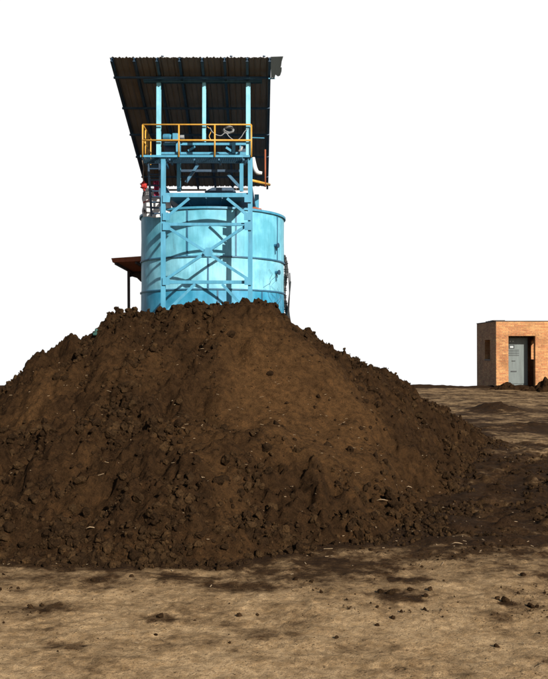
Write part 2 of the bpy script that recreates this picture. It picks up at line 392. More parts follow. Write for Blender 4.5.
# ------------------------------------------------------------------ soil pile
px_ = np.arange(-6.6, 5.2, .021); py_ = np.concatenate([np.arange(5.4, 11.4, .022), np.arange(11.4, 19.0, .05)])
PX, PY = np.meshgrid(px_, py_)
PZ = pile_full(PX, PY)
mask = PZ > (ground_h(PX, PY) - .06)
keep = mask[:-1, :-1] | mask[1:, 1:] | mask[:-1, 1:] | mask[1:, :-1]
V = np.stack([PX, PY, PZ], -1).reshape(-1, 3)
V2, Q2, cr = compact(V, grid_faces(len(py_), len(px_), keep), pile_mask(PX, PY).reshape(-1))
pile = np_mesh('soil_heap', V2, Q2, SOIL, {'crumble': cr})
tag(pile, 'huge heap of dark brown crumbly soil filling the foreground before the tank', 'soil heap')

# clods -------------------------------------------------------------
import bmesh
def ico(sub):
    bm = bmesh.new(); bmesh.ops.create_icosphere(bm, subdivisions=sub, radius=1)
    v = np.array([p.co[:] for p in bm.verts]); f = np.array([[q.index for q in p.verts] for p in bm.faces]); bm.free(); return v, f
def clod_shape(v, amp, seed):
    r = np.random.default_rng(seed); out = v.copy()
    for k in range(7):           # random chips cut off the ball, plus lumps
        n = r.normal(size=3); n /= np.linalg.norm(n); c = .55 + .3 * r.random()
        d = out @ n; out = out - np.maximum(0, d - c)[:, None] * n[None, :] * .85
    for k in range(6):
        n = r.normal(size=3) * 3.0; out = out * (1 + amp * np.sin(v @ n + r.random() * 6))[:, None]
    if len(v) > 30:
        for k in range(10):
            n = r.normal(size=3) * (6 + k); out = out * (1 + .035 * np.sin(v @ n + r.random() * 6) * np.sin(v @ n[::-1]))[:, None]
    return out * np.array([1, .75 + .4 * r.random(), .6 + .35 * r.random()])
shapes = {s: [(clod_shape(ico(s)[0], .06, i + 31 * s), ico(s)[1]) for i in range(14)] for s in (1, 2, 3)}
TONE = []
def scatter(P, R, sub):
    Vs, Fs, n = [], [], 0
    for p, r in zip(P, R):
        v, f = shapes[sub][rng.integers(14)]
        q = rng.normal(size=4); q /= np.linalg.norm(q); w, x, y, z = q
        M = np.array([[1 - 2 * (y * y + z * z), 2 * (x * y - z * w), 2 * (x * z + y * w)], [2 * (x * y + z * w), 1 - 2 * (x * x + z * z), 2 * (y * z - x * w)], [2 * (x * z - y * w), 2 * (y * z + x * w), 1 - 2 * (x * x + y * y)]])
        Vs.append(v @ M.T * r + p); Fs.append(f + n); n += len(v); TONE.append(np.full(len(v), rng.uniform(.0, 1.5)))
    return np.concatenate(Vs), np.concatenate(Fs)
def surf(x, y): return np.maximum(pile_full(x, y), ground_h(x, y))
n = 135000
cx = rng.uniform(-4.6, 5.0, n); cy = 6.0 + 12.0 * rng.random(n) ** 1.6
b = pile_h(cx, cy); m = pile_mask(cx, cy)
foot = np.exp(-((b - .02) / .16) ** 2)
clus = np.clip(.35 + 1.6 * fbm(cx, cy, .6, 3, 701), 0, 1.5)
w_on = sstep(-.05, .05, b) * (.06 + .6 * m ** 1.5 * clus ** 1.4) + .75 * foot * (.35 + clus) * .6
spread = sstep(.8, 1.8, cx) * sstep(6.6, 7.6, cy) * (1 - sstep(12, 16, cy)) * (b < 0) * .35 * np.clip(fbm(cx, cy, .8, 3, 711) * 2 + .1, 0, 1)
near_f = np.exp(-((b + .12) / .12) ** 2) * .25
keepc = rng.random(n) < np.clip(w_on + spread + near_f, 0, 1)
cx, cy, b, m, foot, clus = (a[keepc] for a in (cx, cy, b, m, foot, clus))
rad = .0065 + .0108 * rng.pareto(2.0, len(cx)); rad *= (.65 + .35 * foot + .55 * m * clus)
rad = np.clip(rad, .006, .085); rad = np.where(rad > .04, .032 + .45 * (rad - .032), rad); rad = np.where(b < -.12, np.minimum(rad, .03), rad)
cz = surf(cx, cy) + rad * .2
gx = rng.uniform(-4, 4.5, 60000); gy = 4.0 + 4.5 * rng.random(60000) ** .8
gk = (pile_h(gx, gy) < -.02) & (rng.random(60000) < .015 + 1.1 * np.clip(fbm(gx, gy, .7, 4, 911, .6) - .28, 0, 1) ** 1.0)
gx, gy = gx[gk], gy[gk]; gr_ = np.clip(.0022 + .0028 * rng.pareto(2.2, len(gx)), .002, .02)
cx = np.r_[cx, gx]; cy = np.r_[cy, gy]; cz = np.r_[cz, surf(gx, gy) + gr_ * .3]; rad = np.r_[rad, gr_]
P = np.stack([cx, cy, cz], -1)
sm_, md_, lg_ = rad < .016, (rad >= .016) & (rad < .035), rad >= .035
vv, ff, n0 = [], [], 0
for sel, sub in ((sm_, 1), (md_, 2), (lg_, 3)):
    a, f = scatter(P[sel], rad[sel], sub); vv.append(a); ff.append(f + n0); n0 += len(a)
VV = np.concatenate(vv); FF = np.concatenate(ff)
cl = np_mesh('soil_crumbs', VV, FF, CLOD, {'crumble': np.concatenate(TONE)}, smooth=False)
tag(cl, 'crumbs and clods of dark soil lying all over the heap and around its foot', 'soil crumbs', kind='stuff')
print('clods', len(rad), 'tris', len(FF))

# straw and husk litter ----------------------------------------------
mb = MB(); 
for i in range(520):
    if i < 300: x, y = rng.uniform(-3.2, 2.2), rng.uniform(6.3, 10.2)
    else: x, y = rng.uniform(-2.5, 5.5), rng.uniform(4.3, 16)
    z = float(surf(np.array([x]), np.array([y]))[0]) + .006
    L = rng.uniform(.004, .016) if rng.random() < .93 else rng.uniform(.02, .045)
    a = rng.uniform(0, math.pi); dz = rng.uniform(-.3, .3) * L
    d = Vector((math.cos(a) * L, math.sin(a) * L, dz)); c = Vector((x, y, z))
    mb.bar(c - d, c + d, .003, .003 + rng.random() * .004, (0, 0, 1))
lit = mb.build('straw_litter', STRAW); tag(lit, 'short pale straws and husks scattered over the soil and the yard', 'straw litter', kind='stuff')

sticks = [(225 + 157, 478, 7.95, .09, .15, 'pale stick lying on the right flank of the soil heap'),
          (432, 487, 9.9, .10, -.5, 'pale splinter of wood at the right foot of the soil heap'),
          (456, 549, 6.83, .08, -.35, 'pale curved twig on the dark ground right of the heap'),
          (368, 416, 11.2, .16, .9, 'long pale straw on the upper right slope of the heap'),
          (92, 545, 6.75, .07, .1, 'whitish stick among clods at the left foot of the heap'),
          (409, 489, 9.2, .07, .7, 'short white chip beside the clods at the right foot')]
for (px, py, d, L, a, lb) in sticks:
    p = at(px, py, d); z = float(surf(np.array([p.x]), np.array([p.y]))[0]) + .03
    c = Vector((p.x, p.y, z)); dv = Vector((math.cos(a), .25 * math.sin(a * 3), -.25 * math.sin(a))) * L * .6
    t = thing('stick', c, lb, 'stick')
    o = MB().tube([c - dv, c - dv * .3 + Vector((0, 0, .012)), c + dv * .4 + Vector((0, 0, .008)), c + dv], [.002, .004, .004, .0015], 7).build('stick', STRAW, None, smooth=True)
    o.name = 'twig'; bpy.data.objects.remove(t)
    o.name = 'stick'; tag(o, lb, 'stick')

# loose clods in the foreground: individuals
gspots = [(1.46, 5.38, .035), (1.42, 5.42, .025), (.70, 5.60, .028), (.76, 5.55, .035), (.90, 5.66, .03), (.98, 5.5, .022), (.6, 4.95, .018), (-.68, 5.12, .03), (.35, 4.75, .018), (-.1, 5.2, .018),
          (-1.25, 5.9, .025), (1.75, 6.0, .03), (-1.0, 6.0, .022), (.15, 5.9, .025), (1.2, 4.6, .02)]
src = None
for i, (x, y, r) in enumerate(gspots):
    v, f = shapes[3][i % 14]
    z = float(ground_h(np.array([x]), np.array([y]))[0])
    o = np_mesh('soil_clod', v * r, f, CLOD, {'crumble': np.full(len(v), .7)})
    o.location = (x, y, z + r * .3); o.rotation_euler = (0, 0, i * 1.3)
    o.scale = (.8, .8, .7); tag(o, 'small dark soil clod lying loose on the pale ground in front of the heap', 'soil clod', 'loose clods on the ground in front of the heap')

# ------------------------------------------------------------------ small heaps by the brick hut
def heap(name, cx, cy, R, H, seed, label, st=.03, ex=1.0):
    g = np.arange(-1.5 * R, 1.5 * R, st); A, B = np.meshgrid(g * ex, g)
    r = np.sqrt((A / ex) ** 2 + B ** 2) + .2 * R * fbm(A, B, R, 3, seed)
    z = H * (1 - sstep(0, R * 1.15, r)) + .35 * H * fbm(A, B, R * .5, 4, seed + 5) * (r < R * 1.2) + .2 * lumps(A, B, .10, seed + 9, .6) * .3 * (r < R * 1.1) - .05
    zz = z + ground_h(A + cx, B + cy); k = z > -.04
    keep = k[:-1, :-1] | k[1:, 1:]
    V = np.stack([A + cx, B + cy, zz], -1).reshape(-1, 3)
    V, Q = compact(V, grid_faces(len(g), len(g), keep))
    o = np_mesh(name, V - np.array([cx, cy, 0]), Q, SOIL, {'crumble': np.full(len(V), 1.2)}); o.location = (cx, cy, 0)
    tag(o, label, 'soil heap'); return o
heap('low_soil_heap', 10.75, 33.2, .95, .48, 801, 'small black soil heap at the right edge in front of the brick hut')
heap('low_soil_heap', 9.55, 34.6, .60, .26, 811, 'low rubbly soil heap at the doorway of the brick hut', ex=1.3)

# ------------------------------------------------------------------ brick hut
hut = thing('brick_hut', (10.4, 37.4, 0), 'small orange brick hut with an open doorway and flat roof', 'hut')
X0, X1, Y0, Y1, TH, ZB, ZT = 9.35, 11.64, 35.8, 39.2, .24, -.5, 2.80
DX0, DX1, DZ = 9.87, 11.0, 2.19
f = MB().box((X0, Y0, ZB), (DX0, Y0 + TH, ZT)).box((DX1, Y0, ZB), (X1, Y0 + TH, ZT)).box((DX0, Y0, DZ + .12), (DX1, Y0 + TH, ZT))
f.build('front_wall', BRX, hut)
ln = MB()
k = DX0 - .18
while k < DX1 + .16: ln.box((k, Y0 - .012, DZ), (k + .058, Y0 + .1, DZ + .118)); k += .066
ln.build('lintel', BRX, hut, .004)
MB().box((DX0, Y0 + .102, DZ), (DX1, Y0 + TH, DZ + .118)).build('lintel_slab', CONC, hut)
for (xa, xb, nm) in ((X0, X0 + TH, 'side_wall'), (X1 - TH, X1, 'side_wall')):
    w0, w1, z0, z1 = 36.80, 37.72, 1.14, 2.04
    s = MB().box((xa, Y0 + TH, ZB), (xb, w0, ZT)).box((xa, w1, ZB), (xb, Y1 - TH, ZT)).box((xa, w0, ZB), (xb, w1, z0)).box((xa, w0, z1), (xb, w1, ZT))
    so = s.build(nm, BRY, hut)
    MB().box((xa - .02, w0 - .05, z0 - .001), (xb + .02, w1 + .05, z0 + .05)).build('window_sill', CONC, so, .006)
# the jambs of the right window show brick ends: a thin facing of front-facing brick
MB().box((X1 - TH + .003, 37.715, 1.195), (X1 - .003, 37.76, 2.035)).build('window_jamb', BRX, hut)
MB().box((X0, Y1 - TH, ZB), (X1, Y1, ZT)).build('back_wall', BRX, hut)
MB().box((X0 - .015, Y0 - .012, ZT), (X1 + .02, Y1 + .02, ZT + .035)).build('roof_slab', ROOFSLAB, hut, .012)
r = MB()
for i in range(7): r.box((X0 - .06 + i * .05, Y0 + .25 + i * .4, ZT + .033), (X0 + .45 + .1 * math.sin(i * 2), Y0 + .55 + i * .4, ZT + .07 + .03 * math.sin(i * 3)))
r.build('loose_roof_felt', ROOFSLAB, hut, .01)
MB().box((X0 + TH, Y0 + .02, ZB), (X1 - TH, Y1 - TH, -.12)).build('floor_slab', CONC, hut)
cab = thing('control_cabinet', (10.4, 37.0, .04), 'grey steel control cabinet standing inside the brick doorway', 'cabinet')
MB().box((9.93, 36.78, -.12), (10.94, 37.3, 2.14)).build('cabinet_body', GREY, cab, .012)
dr = MB().box((9.97, 36.755, .16), (10.90, 36.778, 2.08)).build('cabinet_door', GREY, cab, .006)
MB().box((10.12, 36.742, 1.66), (10.36, 36.754, 1.82)).build('bezel', GREYD, dr, .003)
MB().box((10.17, 36.736, 1.69), (10.31, 36.742, 1.77)).build('display', PANEL, dr)
for i in range(3): MB().tube([(10.06 + .12 * i, 36.755, 1.97), (10.06 + .12 * i, 36.73, 1.97)], .026, 12).build('indicator', PANEL, dr)
lv = MB()
for i in range(4): MB().box((10.02, 36.742, 1.36 + i * .075), (10.56, 36.756, 1.382 + i * .075)).build('louvre', GREYD, dr)
MB().box((10.25, 36.73, 1.12), (10.4, 36.756, 1.15)).build('handle', GREYD, dr, .004)
MB().box((10.2, 36.74, .66), (10.45, 36.756, .71)).build('name_plate', GREYD, dr, .003)

cab.location += Vector((-.08, -.38, 0))
# ------------------------------------------------------------------ tank
TX, TY, TR = -2.15, 29.9, 2.50
tank = thing('round_steel_tank', (TX, TY, 0), 'large round pale blue steel tank rising behind the soil heap', 'tank')
def ringmesh(z0, z1, r, n=144, nz=8, wob=.006, seed=0, th=.02):
    vs, fs = [], []
    for j in range(nz + 1):
        z = z0 + (z1 - z0) * j / nz
        for i in range(n):
            a = 2 * math.pi * i / n
            rr = r + wob * math.sin(a * 11 + seed) * math.sin(math.pi * j / nz) + wob * .7 * math.sin(a * 23 + 2 * seed + j)
            vs.append((TX + rr * math.cos(a), TY + rr * math.sin(a), z))
    for j in range(nz):
        for i in range(n): fs.append((j * n + i, j * n + (i + 1) % n, (j + 1) * n + (i + 1) % n, (j + 1) * n + i))
    return MB().add(vs, fs)
def flange(z, h, r, n=144, rin=.03):
    vs, fs = [], []
    for i in range(n):
        a = 2 * math.pi * i / n; c, s = math.cos(a), math.sin(a)
        for (rr, zz) in ((r - rin, z - h / 2), (r, z - h / 2), (r, z + h / 2), (r - rin, z + h / 2)): vs.append((TX + rr * c, TY + rr * s, zz))
    for i in range(n):
        j = (i + 1) % n
        for k in range(4): fs.append((i * 4 + k, i * 4 + (k + 1) % 4, j * 4 + (k + 1) % 4, j * 4 + k))
    return MB().add(vs, fs)
ZR = [6.18, 4.63, 3.57, 1.9, .0]
for i, mt in enumerate((T1, T2, T3, T3)):
    ringmesh(ZR[i + 1], ZR[i], TR - .012 * (i % 2), seed=i).build('shell_ring', mt, tank, smooth=True)
flange(6.20, .07, TR + .06, rin=.10).build('rim', BLUE, tank)
for z in (4.63, 3.57, 1.9): 
    flange(z, .045, TR + .035, rin=.06).build('hoop', BLUED, tank)
def seam(px, z0, z1, w=.05, mat=BLUED):
    # the angle on the shell where this seam runs
    best = min((abs((TX + TR * math.sin(a)) / (TY - TR * math.cos(a)) * F + CX - px), a) for a in np.linspace(-1.45, 1.45, 400))[1]
    x, y = TX + (TR + .006) * math.sin(best), TY - (TR + .006) * math.cos(best)
    nrm = Vector((math.sin(best), -math.cos(best), 0))
    MB().bar((x, y, z0), (x, y, z1), .03, w, nrm).build('seam', mat, tank); return Vector((x, y, 0)), nrm
for px, a, b_ in ((187, 1, 0), (236, 1, 0), (277, 1, 0), (164, 3, 2), (208, 2, 1), (262, 3, 2), (218, 3, 2), (155, 4, 3)):
    seam(px, ZR[a] + .03, ZR[b_] - .04)
# lid with flaking rust, slightly coned
vs = [(TX, TY, 6.42)]; nn = 72
for i in range(nn): a = 2 * math.pi * i / nn; vs.append((TX + (TR - .05) * math.cos(a), TY + (TR - .05) * math.sin(a), 6.19))
MB().add(vs, [(0, 1 + i, 1 + (i + 1) % nn) for i in range(nn)]).build('lid', BLUED, tank)
for (px, py) in ((274.5, 245.5), (275.5, 272.5)):
    a = min((abs((TX + TR * math.sin(a)) / (TY - TR * math.cos(a)) * F + CX - px), a) for a in np.linspace(-1.45, 1.45, 400))[1]
    nrm = Vector((math.sin(a), -math.cos(a), 0)); c = Vector((TX, TY, 0)) + nrm * TR; c.z = 1.6 + (350 - py) / F * c.y
    sp = MB().tube([c - nrm * .02, c + nrm * .12], .055, 14).build('spout', BLUED, tank, smooth=False)
    MB().tube([c + nrm * .12, c + nrm * .15], .085, 14).build('spout_cap', NAVY, sp)
    MB().bar(c + nrm * .012 + Vector((0, 0, -.05)), c + nrm * .012 + Vector((.03, 0, -.28)), .006, .05, nrm).build('drip_stain', BLUED, sp)
# thin cables wandering down the right side of the shell
for k in range(7):
    pts = []
    for j in range(14):
        t = j / 13; z = 4.3 - .2 * k + (-2.0) * t; a = .90 + .075 * k + .07 * math.sin(j * 1.1 + k * 2) + .04 * math.sin(j * 2.7 + k)
        pts.append((TX + (TR + .03) * math.sin(a), TY - (TR + .03) * math.cos(a), z))
    MB().tube(pts, .0045, 6).build('cable', NAVY, tank, smooth=True)
# rust-coloured residue heaped on the lid
for (px, py, d, r) in ((212, 205.5, 28.2, .16), (206, 207, 28.2, .12), (218, 206.5, 28.3, .15), (224, 207, 28.4, .11), (255, 208, 28.6, .13), (258, 210, 28.7, .09), (200, 208, 28.3, .1)):
    p = at(px, py, d); v, f_ = shapes[3][int(px) % 14]; o = MB().add([(p.x + a[0] * r * 2, p.y + a[1] * r * 2, p.z + a[2] * r - .06) for a in v], [tuple(q) for q in f_.tolist()]); o.build('lid_residue', RUST, tank, smooth=True)

# ------------------------------------------------------------------ ribbed hose beside the tank
pts, rs = [], []
for j in range(150):
    t = j / 149; z = 4.95 - 5.0 * t
    pts.append((.36 + .06 * math.sin(t * 3.4) + .05 * math.sin(t * 17) , 29.9 + .1 * math.sin(t * 9), z)); rs.append((.075 + .02 * math.sin(j * .9) if j % 2 else .058) * (1 if j > 4 else .4 + .15 * j))
hz = MB().tube(pts, rs, 12).build('ribbed_hose', BLACK, smooth=False); tag(hz, 'thick black ribbed hose hanging down the right side of the tank', 'hose')
cb = MB()
for k in range(5):
    pp = []
    for j in range(30):
        t = j / 29; pp.append((.46 + .05 * k * .6 + .07 * math.sin(t * (7 + k) + k) + .05 * t, 29.75 - .02 * k, 4.6 - .3 * k - 4.3 * t))
    cb.tube(pp, .018, 6)
tag(cb.build('cable_bundle', BLACK, smooth=True), 'bundle of thin black cables tangled beside the ribbed hose', 'cables')

# ------------------------------------------------------------------ steel tower
D = 26.2
tower = thing('steel_tower', (-2.07, D, 0), 'pale blue steel frame tower with walkway and slanting roof', 'tower')
XL, XR = at(163.2, 0, D).x, at(250.2, 0, D).x
def z_(py, d=D): return CAMH + (HY - py) / F * d
ZD = z_(156)      # walkway level
def part(mb, nm, mat, par=None, **k): return mb.build(nm, mat, par or tower, **k)
for (x, y0) in ((XL, D), (XR, D)):
    part(MB().ibeam((x, y0, -.1), (x, y0, ZD - .05), .10, .14), 'column', BLUE)
for (x, y0) in ((XL - .1, 33.6), (XR + .05, 33.6)):
    part(MB().ibeam((x, y0, -.1), (x, y0, 7.75), .17, .17), 'column', BLUE)
def pxbar(a, b, w, nm, mat=BLUE, d=D, t=.07, kind='angle'):
    pa, pb = at(a[0], a[1], d), at(b[0], b[1], d)
    m = MB()
    if kind == 'angle': m.angle(pa, pb, w)
    elif kind == 'i': m.ibeam(pa, pb, t, w)
    else: m.bar(pa, pb, t, w)
    return part(m, nm, mat)
# upper posts and head beam
for px in (158.5, 204, 248.2):
    w = .15 if px != 204 else .12
    yb = 155.5 if px != 204 else 141
    part(MB().ibeam(at(px, 81, D), at(px, yb, D), .12, w * .9), 'post', T2)
pb = part(MB().ibeam(at(143.5, 80, D - .02), at(262, 80, D - .02), .14, .12, up=(0, -1, 0)), 'head_beam', BLUED)
# main cross beams
pxbar((163, 195), (250, 195), .13, 'cross_beam', t=.12, kind='i', d=D + .10)
pxbar((164, 224), (250, 224), .09, 'cross_beam', d=D + .06)
pxbar((164, 282), (250, 282), .10, 'cross_beam', d=D + .06)
# braces
pxbar((189, 198), (165, 218), .085, 'knee_brace', d=D + .02); pxbar((227, 198), (249, 216), .085, 'knee_brace', d=D + .02)
pxbar((166, 226), (248, 279), .085, 'cross_brace', d=D - .02); pxbar((166, 279), (248, 224), .085, 'cross_brace', d=D + .0)
pxbar((195, 284), (166, 312), .085, 'knee_brace', d=D - .01); pxbar((222, 284), (248, 312), .085, 'knee_brace', d=D - .01)
g = at(208, 252, D - .10); part(MB().shape([g + Vector(v) for v in ((-.16, 0, -.04), (-.05, 0, -.14), (.07, 0, -.14), (.16, 0, 0), (.07, 0, .14), (-.07, 0, .14))], .012), 'gusset', BLUE)
for (px, py) in ((166, 226), (248, 226), (166, 281), (248, 281), (166, 198), (248, 198), (166, 216), (247.5, 216)):
    g = at(px, py, D - .10); part(MB().shape([g + Vector(v) for v in ((-.11, 0, -.12), (.11, 0, -.12), (.13, 0, .04), (.06, 0, .12), (-.11, 0, .12))], .012), 'gusset', BLUE)
# side beams running back over the tank to the rear columns
for x, xr in ((XL, XL - .1), (XR, XR + .05)):
    part(MB().ibeam((x, D + .09, 6.62), (xr, 33.5, 6.62), .16, .12, up=(0, 0, 1)), 'side_beam', BLUED)
part(MB().ibeam((XL, 33.6, 6.62), (XR, 33.6, 6.62), .14, .16), 'rear_beam', BLUED)
# walkway
XA, XB = at(140.5, 0, D).x, at(251.5, 0, D).x
dk = part(MB().box((XA, D - .12, ZD - .045), (XB, D - .06, ZD + .02)), 'edge_beam', BLUE)
gr = MB().box((XA, D - .058, ZD - .035), (XB, D + .0, ZD - .01))
gr.box((XA, D + .6, ZD - .07), (XB, D + .66, ZD + .02))
for i in range(60):
    x = XA + (XB - XA) * (i + .5) / 60; gr.box((x - .012, D, ZD - .03), (x + .012, D + .6, ZD - .004))
for j in range(5): gr.box((XA, D + .08 + j * .11, ZD - .045), (XB, D + .10 + j * .11, ZD - .031))
part(gr, 'walkway_grating', BLUED)
part(MB().box((XA, D + .662, ZD - .06), (XA + .06, D + 1.6, ZD + .02)).box((XA + .62, D + .662, ZD - .06), (XA + .68, D + 1.6, ZD + .02)).box((XA + .06, D + 1.2, ZD - .05), (XA + .62, D + 1.6, ZD)), 'side_landing', BLUED)
for i in range(4):
    x = XL + .2 + (XR - XL - .4) * i / 3
    part(MB().bar((x, D - .06, ZD - .1), (x, D + .66, ZD - .1), .06, .05, (0, 0, 1)), 'joist', BLUED)
# yellow handrail
ZT_, ZM_ = z_(125.3), z_(141)
hr = MB()
yf = D - .16
x0, x1 = at(142.3, 0, yf).x, at(251.3, 0, yf).x
for z in (ZT_, ZM_): hr.tube([(x0, yf, z), (x1, yf, z)], .03 if z == ZM_ else .024, 10)
part(hr, 'handrail', YEL, smooth=True)
for px in (142.3, 178.6, 214.6, 251.3):
    x = at(px, 0, yf).x; part(MB().tube([(x, yf, ZD - .05), (x, yf, ZT_ - .01)], .026, 10), 'rail_post', YEL, smooth=True)
for i, yy in enumerate((.55, 1.1, 1.7)):
    part(MB().tube([(x0, yf + yy, ZD - .02), (x0, yf + yy, ZT_ - .01)], .024, 8), 'rail_post', YEL, smooth=True)
part(MB().tube([(x0, yf + .03, ZT_), (x0, yf + 1.7, ZT_)], .024, 8).tube([(x0, yf + .03, ZM_), (x0, yf + 1.7, ZM_)], .024, 8), 'handrail', YEL, smooth=True)
# ladder to the walkway
ld = MB(); zt, zb = ZD + .0, 6.05
yl = 27.3
la, lb_ = at(147.6, 160, yl), at(151.5, 216, yl); ra, rb = at(159.2, 160, yl), at(160.5, 216, yl)
lad = part(ld.bar(la, lb_, .05, .07).bar(ra, rb, .05, .05), 'ladder', NAVY)
for i in range(10):
    t = (i + .5) / 10; part(MB().tube([la.lerp(lb_, t), ra.lerp(rb, t)], .026, 8), 'rung', NAVY, lad)
# inner drive frame above the tank
E = 28.0
for px in (178.7, 241.5):
    part(MB().ibeam(at(px, 143, E), at(px, 191, E), .13, .12), 'frame_post', BLUE)
def eb(a, b, w, nm, mat=BLUE, d=E, t=.08): return part(MB().bar(at(a[0], a[1], d), at(b[0], b[1], d), t, w), nm, mat)
eb((163, 143.6), (249, 143.6), .075, 'frame_beam', d=27.2); eb((161, 153.2), (249, 153.2), .09, 'frame_beam', d=27.2)
eb((178, 142), (178, 153), .13, 'frame_stub', d=27.1); eb((233.5, 142), (233.5, 153), .10, 'frame_stub', d=27.1)
eb((188, 150.5), (195, 146), .06, 'frame_brace', d=27.1); eb((226, 147), (232, 151), .07, 'frame_brace', d=27.1)
eb((186, 182), (198, 164), .09, 'frame_brace', BLUED); eb((228, 174), (240, 187), .09, 'frame_brace', BLUED)
eb((179, 170.5), (241, 170.5), .08, 'frame_beam', NAVY, d=28.4)
eb((166, 189.6), (206, 189.6), .05, 'frame_beam', CONC, d=28.6); eb((228, 188.8), (249, 188.8), .07, 'frame_beam', CONC, d=28.6)
# dark hood over the shaft
q = [at(205, 192.5, 28.3), at(236, 192.5, 28.3), at(233, 188.6, 28.3), at(213, 188.6, 28.3)]
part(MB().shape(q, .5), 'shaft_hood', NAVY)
# hopper
hp = []
for (px0, px1, py, d0, d1) in ((167, 247, 197.0, 27.2, 30.0), (184, 232, 207.5, 27.9, 29.2)):
    z = z_(py, d0); xa, xb = at(px0, 0, d0).x, at(px1, 0, d0).x
    hp += [(xa, d0, z), (xb, d0, z), (xb, d1, z), (xa, d1, z)]
hopper = part(MB().add(hp, [(0, 1, 5, 4), (1, 2, 6, 5), (2, 3, 7, 6), (3, 0, 4, 7), (4, 5, 6, 7), (0, 3, 2, 1)]), 'hopper', BLUED)
for px in (187, 206, 222):
    a, b_ = at(px, 197.5, 27.17), at(px * .8 + 42, 207, 27.85); part(MB().bar(a, b_, .03, .05), 'rib', BLUED, hopper)
# motor and gearbox on the walkway
mo = part(MB().tube([at(163, 137.2, 27.0), at(171, 137.2, 27.0)], .105, 20), 'motor', BLUE)
fins = MB()
for i in range(12):
    p = at(163.6 + i * .55, 137.2, 27.0); fins.tube([p, p + Vector((.006, 0, 0))], .125, 20)
part(fins, 'cooling_fin', BLUE, mo)
part(MB().box(tuple(at(172.5, 140.5, 27.0) - Vector((0, .14, 0))), tuple(at(178.3, 133.5, 27.0) + Vector((0, .14, 0)))), 'gearbox', BLUE, bevel=.02)
part(MB().tube([at(180, 136.6, 27.0), at(184, 136.6, 27.0)], .07, 14), 'coupling', LAMPM)
part(MB().box(tuple(at(164, 152, 27.4)), tuple(at(177, 145, 27.9))), 'drive_box', NAVY, bevel=.02)
part(MB().box(tuple(at(241, 152, 27.3)), tuple(at(246, 145.5, 27.7))), 'switch_box', NAVY, bevel=.02)
part(MB().tube([at(238, 151, 27.0), at(241, 149.5, 27.0), at(242, 146, 27.0)], .04, 10), 'elbow_pipe', LAMPM, smooth=True)
# coil of cable and the cable drooping from it
co = MB()
for k in range(7):
    c = at(228.5, 129, 26.15) + Vector((.02 * math.sin(k * 2.1), .015 * k, .02 * math.cos(k * 1.7))); pts = []
    for j in range(25):
        a = 2 * math.pi * j / 24; pts.append(c + Vector((.15 * math.cos(a), .02 * math.sin(a * 3 + k), .085 * math.sin(a) + .01 * math.sin(2 * a + k))))
    co.tube(pts, .012, 6)
part(co, 'cable_coil', LAMPM, smooth=True)
pts = [at(x, y, 26.05) for x, y in ((210, 127), (212, 131), (216, 134), (221, 135), (225.5, 132), (229, 136), (233, 139), (237, 139.6), (241, 136.5), (244.5, 131), (248, 128))]
def smoothpath(p, n=6):
    out = []
    for i in range(len(p) - 1):
        a, b2, c, d = p[max(i - 1, 0)], p[i], p[i + 1], p[min(i + 2, len(p) - 1)]
        for k in range(n):
            t = k / n; out.append(.5 * ((2 * b2) + (c - a) * t + (2 * a - 5 * b2 + 4 * c - d) * t * t + (3 * b2 - a - 3 * c + d) * t ** 3))
    return out + [p[-1]]
part(MB().tube(smoothpath(pts), .013, 6), 'drooping_cable', LAMPM, smooth=True)
part(MB().tube(smoothpath([at(x, y, 26.08) for x, y in ((207, 126), (211, 130), (209, 136), (212, 141))]), .014, 6), 'drooping_cable', YEL, smooth=True)
# yellow side rail, rusty upright, stay and white downpipe at the right
part(MB().tube([at(251.5, 180, 27.5), at(269.5, 184.4, 28.5)], .045, 10), 'side_rail', YEL, smooth=True)
part(MB().tube([at(265.2, 149, 28.2), at(265.2, 186.5, 28.2)], .028, 8), 'rusty_upright', RUST, smooth=True)
part(MB().bar(at(252, 137.2, 27.5), at(264, 137.6, 28.6), .03, .03), 'stay', BLUE)
part(MB().tube(smoothpath([at(x, y, 27.6) for x, y in ((253.3, 157), (254, 163), (255, 168), (257.5, 172), (262, 172.8))]), [.05 + .03 * math.sin(i / 24 * 3.1) for i in range(25)], 10), 'white_pipe', WHITE, smooth=True)

# roof: sheet, rafters, purlins
NL, NR, FL, FR = Vector((at(109, 0, 25.2).x, 25.2, 10.31)), Vector((at(271, 0, 25.2).x, 25.2, 10.31)), Vector((at(145, 0, 33.2).x, 33.2, 8.01)), Vector((at(268.3, 0, 33.2).x, 33.2, 8.01))
nx, ny = 170, 24; vs, fs = [], []
for j in range(ny + 1):
    t = j / ny; a, b_ = NL.lerp(FL, t), NR.lerp(FR, t)
    for i in range(nx + 1):
        s = i / nx; p = a.lerp(b_, s); ph_ = (s * 24) % 1
        rib = .035 * max(0, 1 - abs(ph_ - .5) / .16) if abs(ph_ - .5) < .16 else 0
        jag = .03 * math.sin(i * 1.7) if j in (0, ny) else 0
        vs.append((p.x, p.y + jag, p.z + min(rib, .03) + .004 * math.sin(i * .37 + j)))
for j in range(ny):
    for i in range(nx): fs.append((j * (nx + 1) + i, j * (nx + 1) + i + 1, (j + 1) * (nx + 1) + i + 1, (j + 1) * (nx + 1) + i))
roof = part(MB().add(vs, fs), 'roof', ROOFM)
so = roof.modifiers.new('solid', 'SOLIDIFY'); so.thickness = .006
nrm = (FL - NL).cross(NR - NL).normalized(); nrm = nrm if nrm.z < 0 else -nrm
for i, tt in enumerate(np.linspace(0.012, .992, 8)):
    a, b_ = NL.lerp(NR, tt) + nrm * .075, FL.lerp(FR, tt) + nrm * .075
    part(MB().ibeam(a, b_, .12, .075, up=nrm), 'rafter', NAVY, roof)
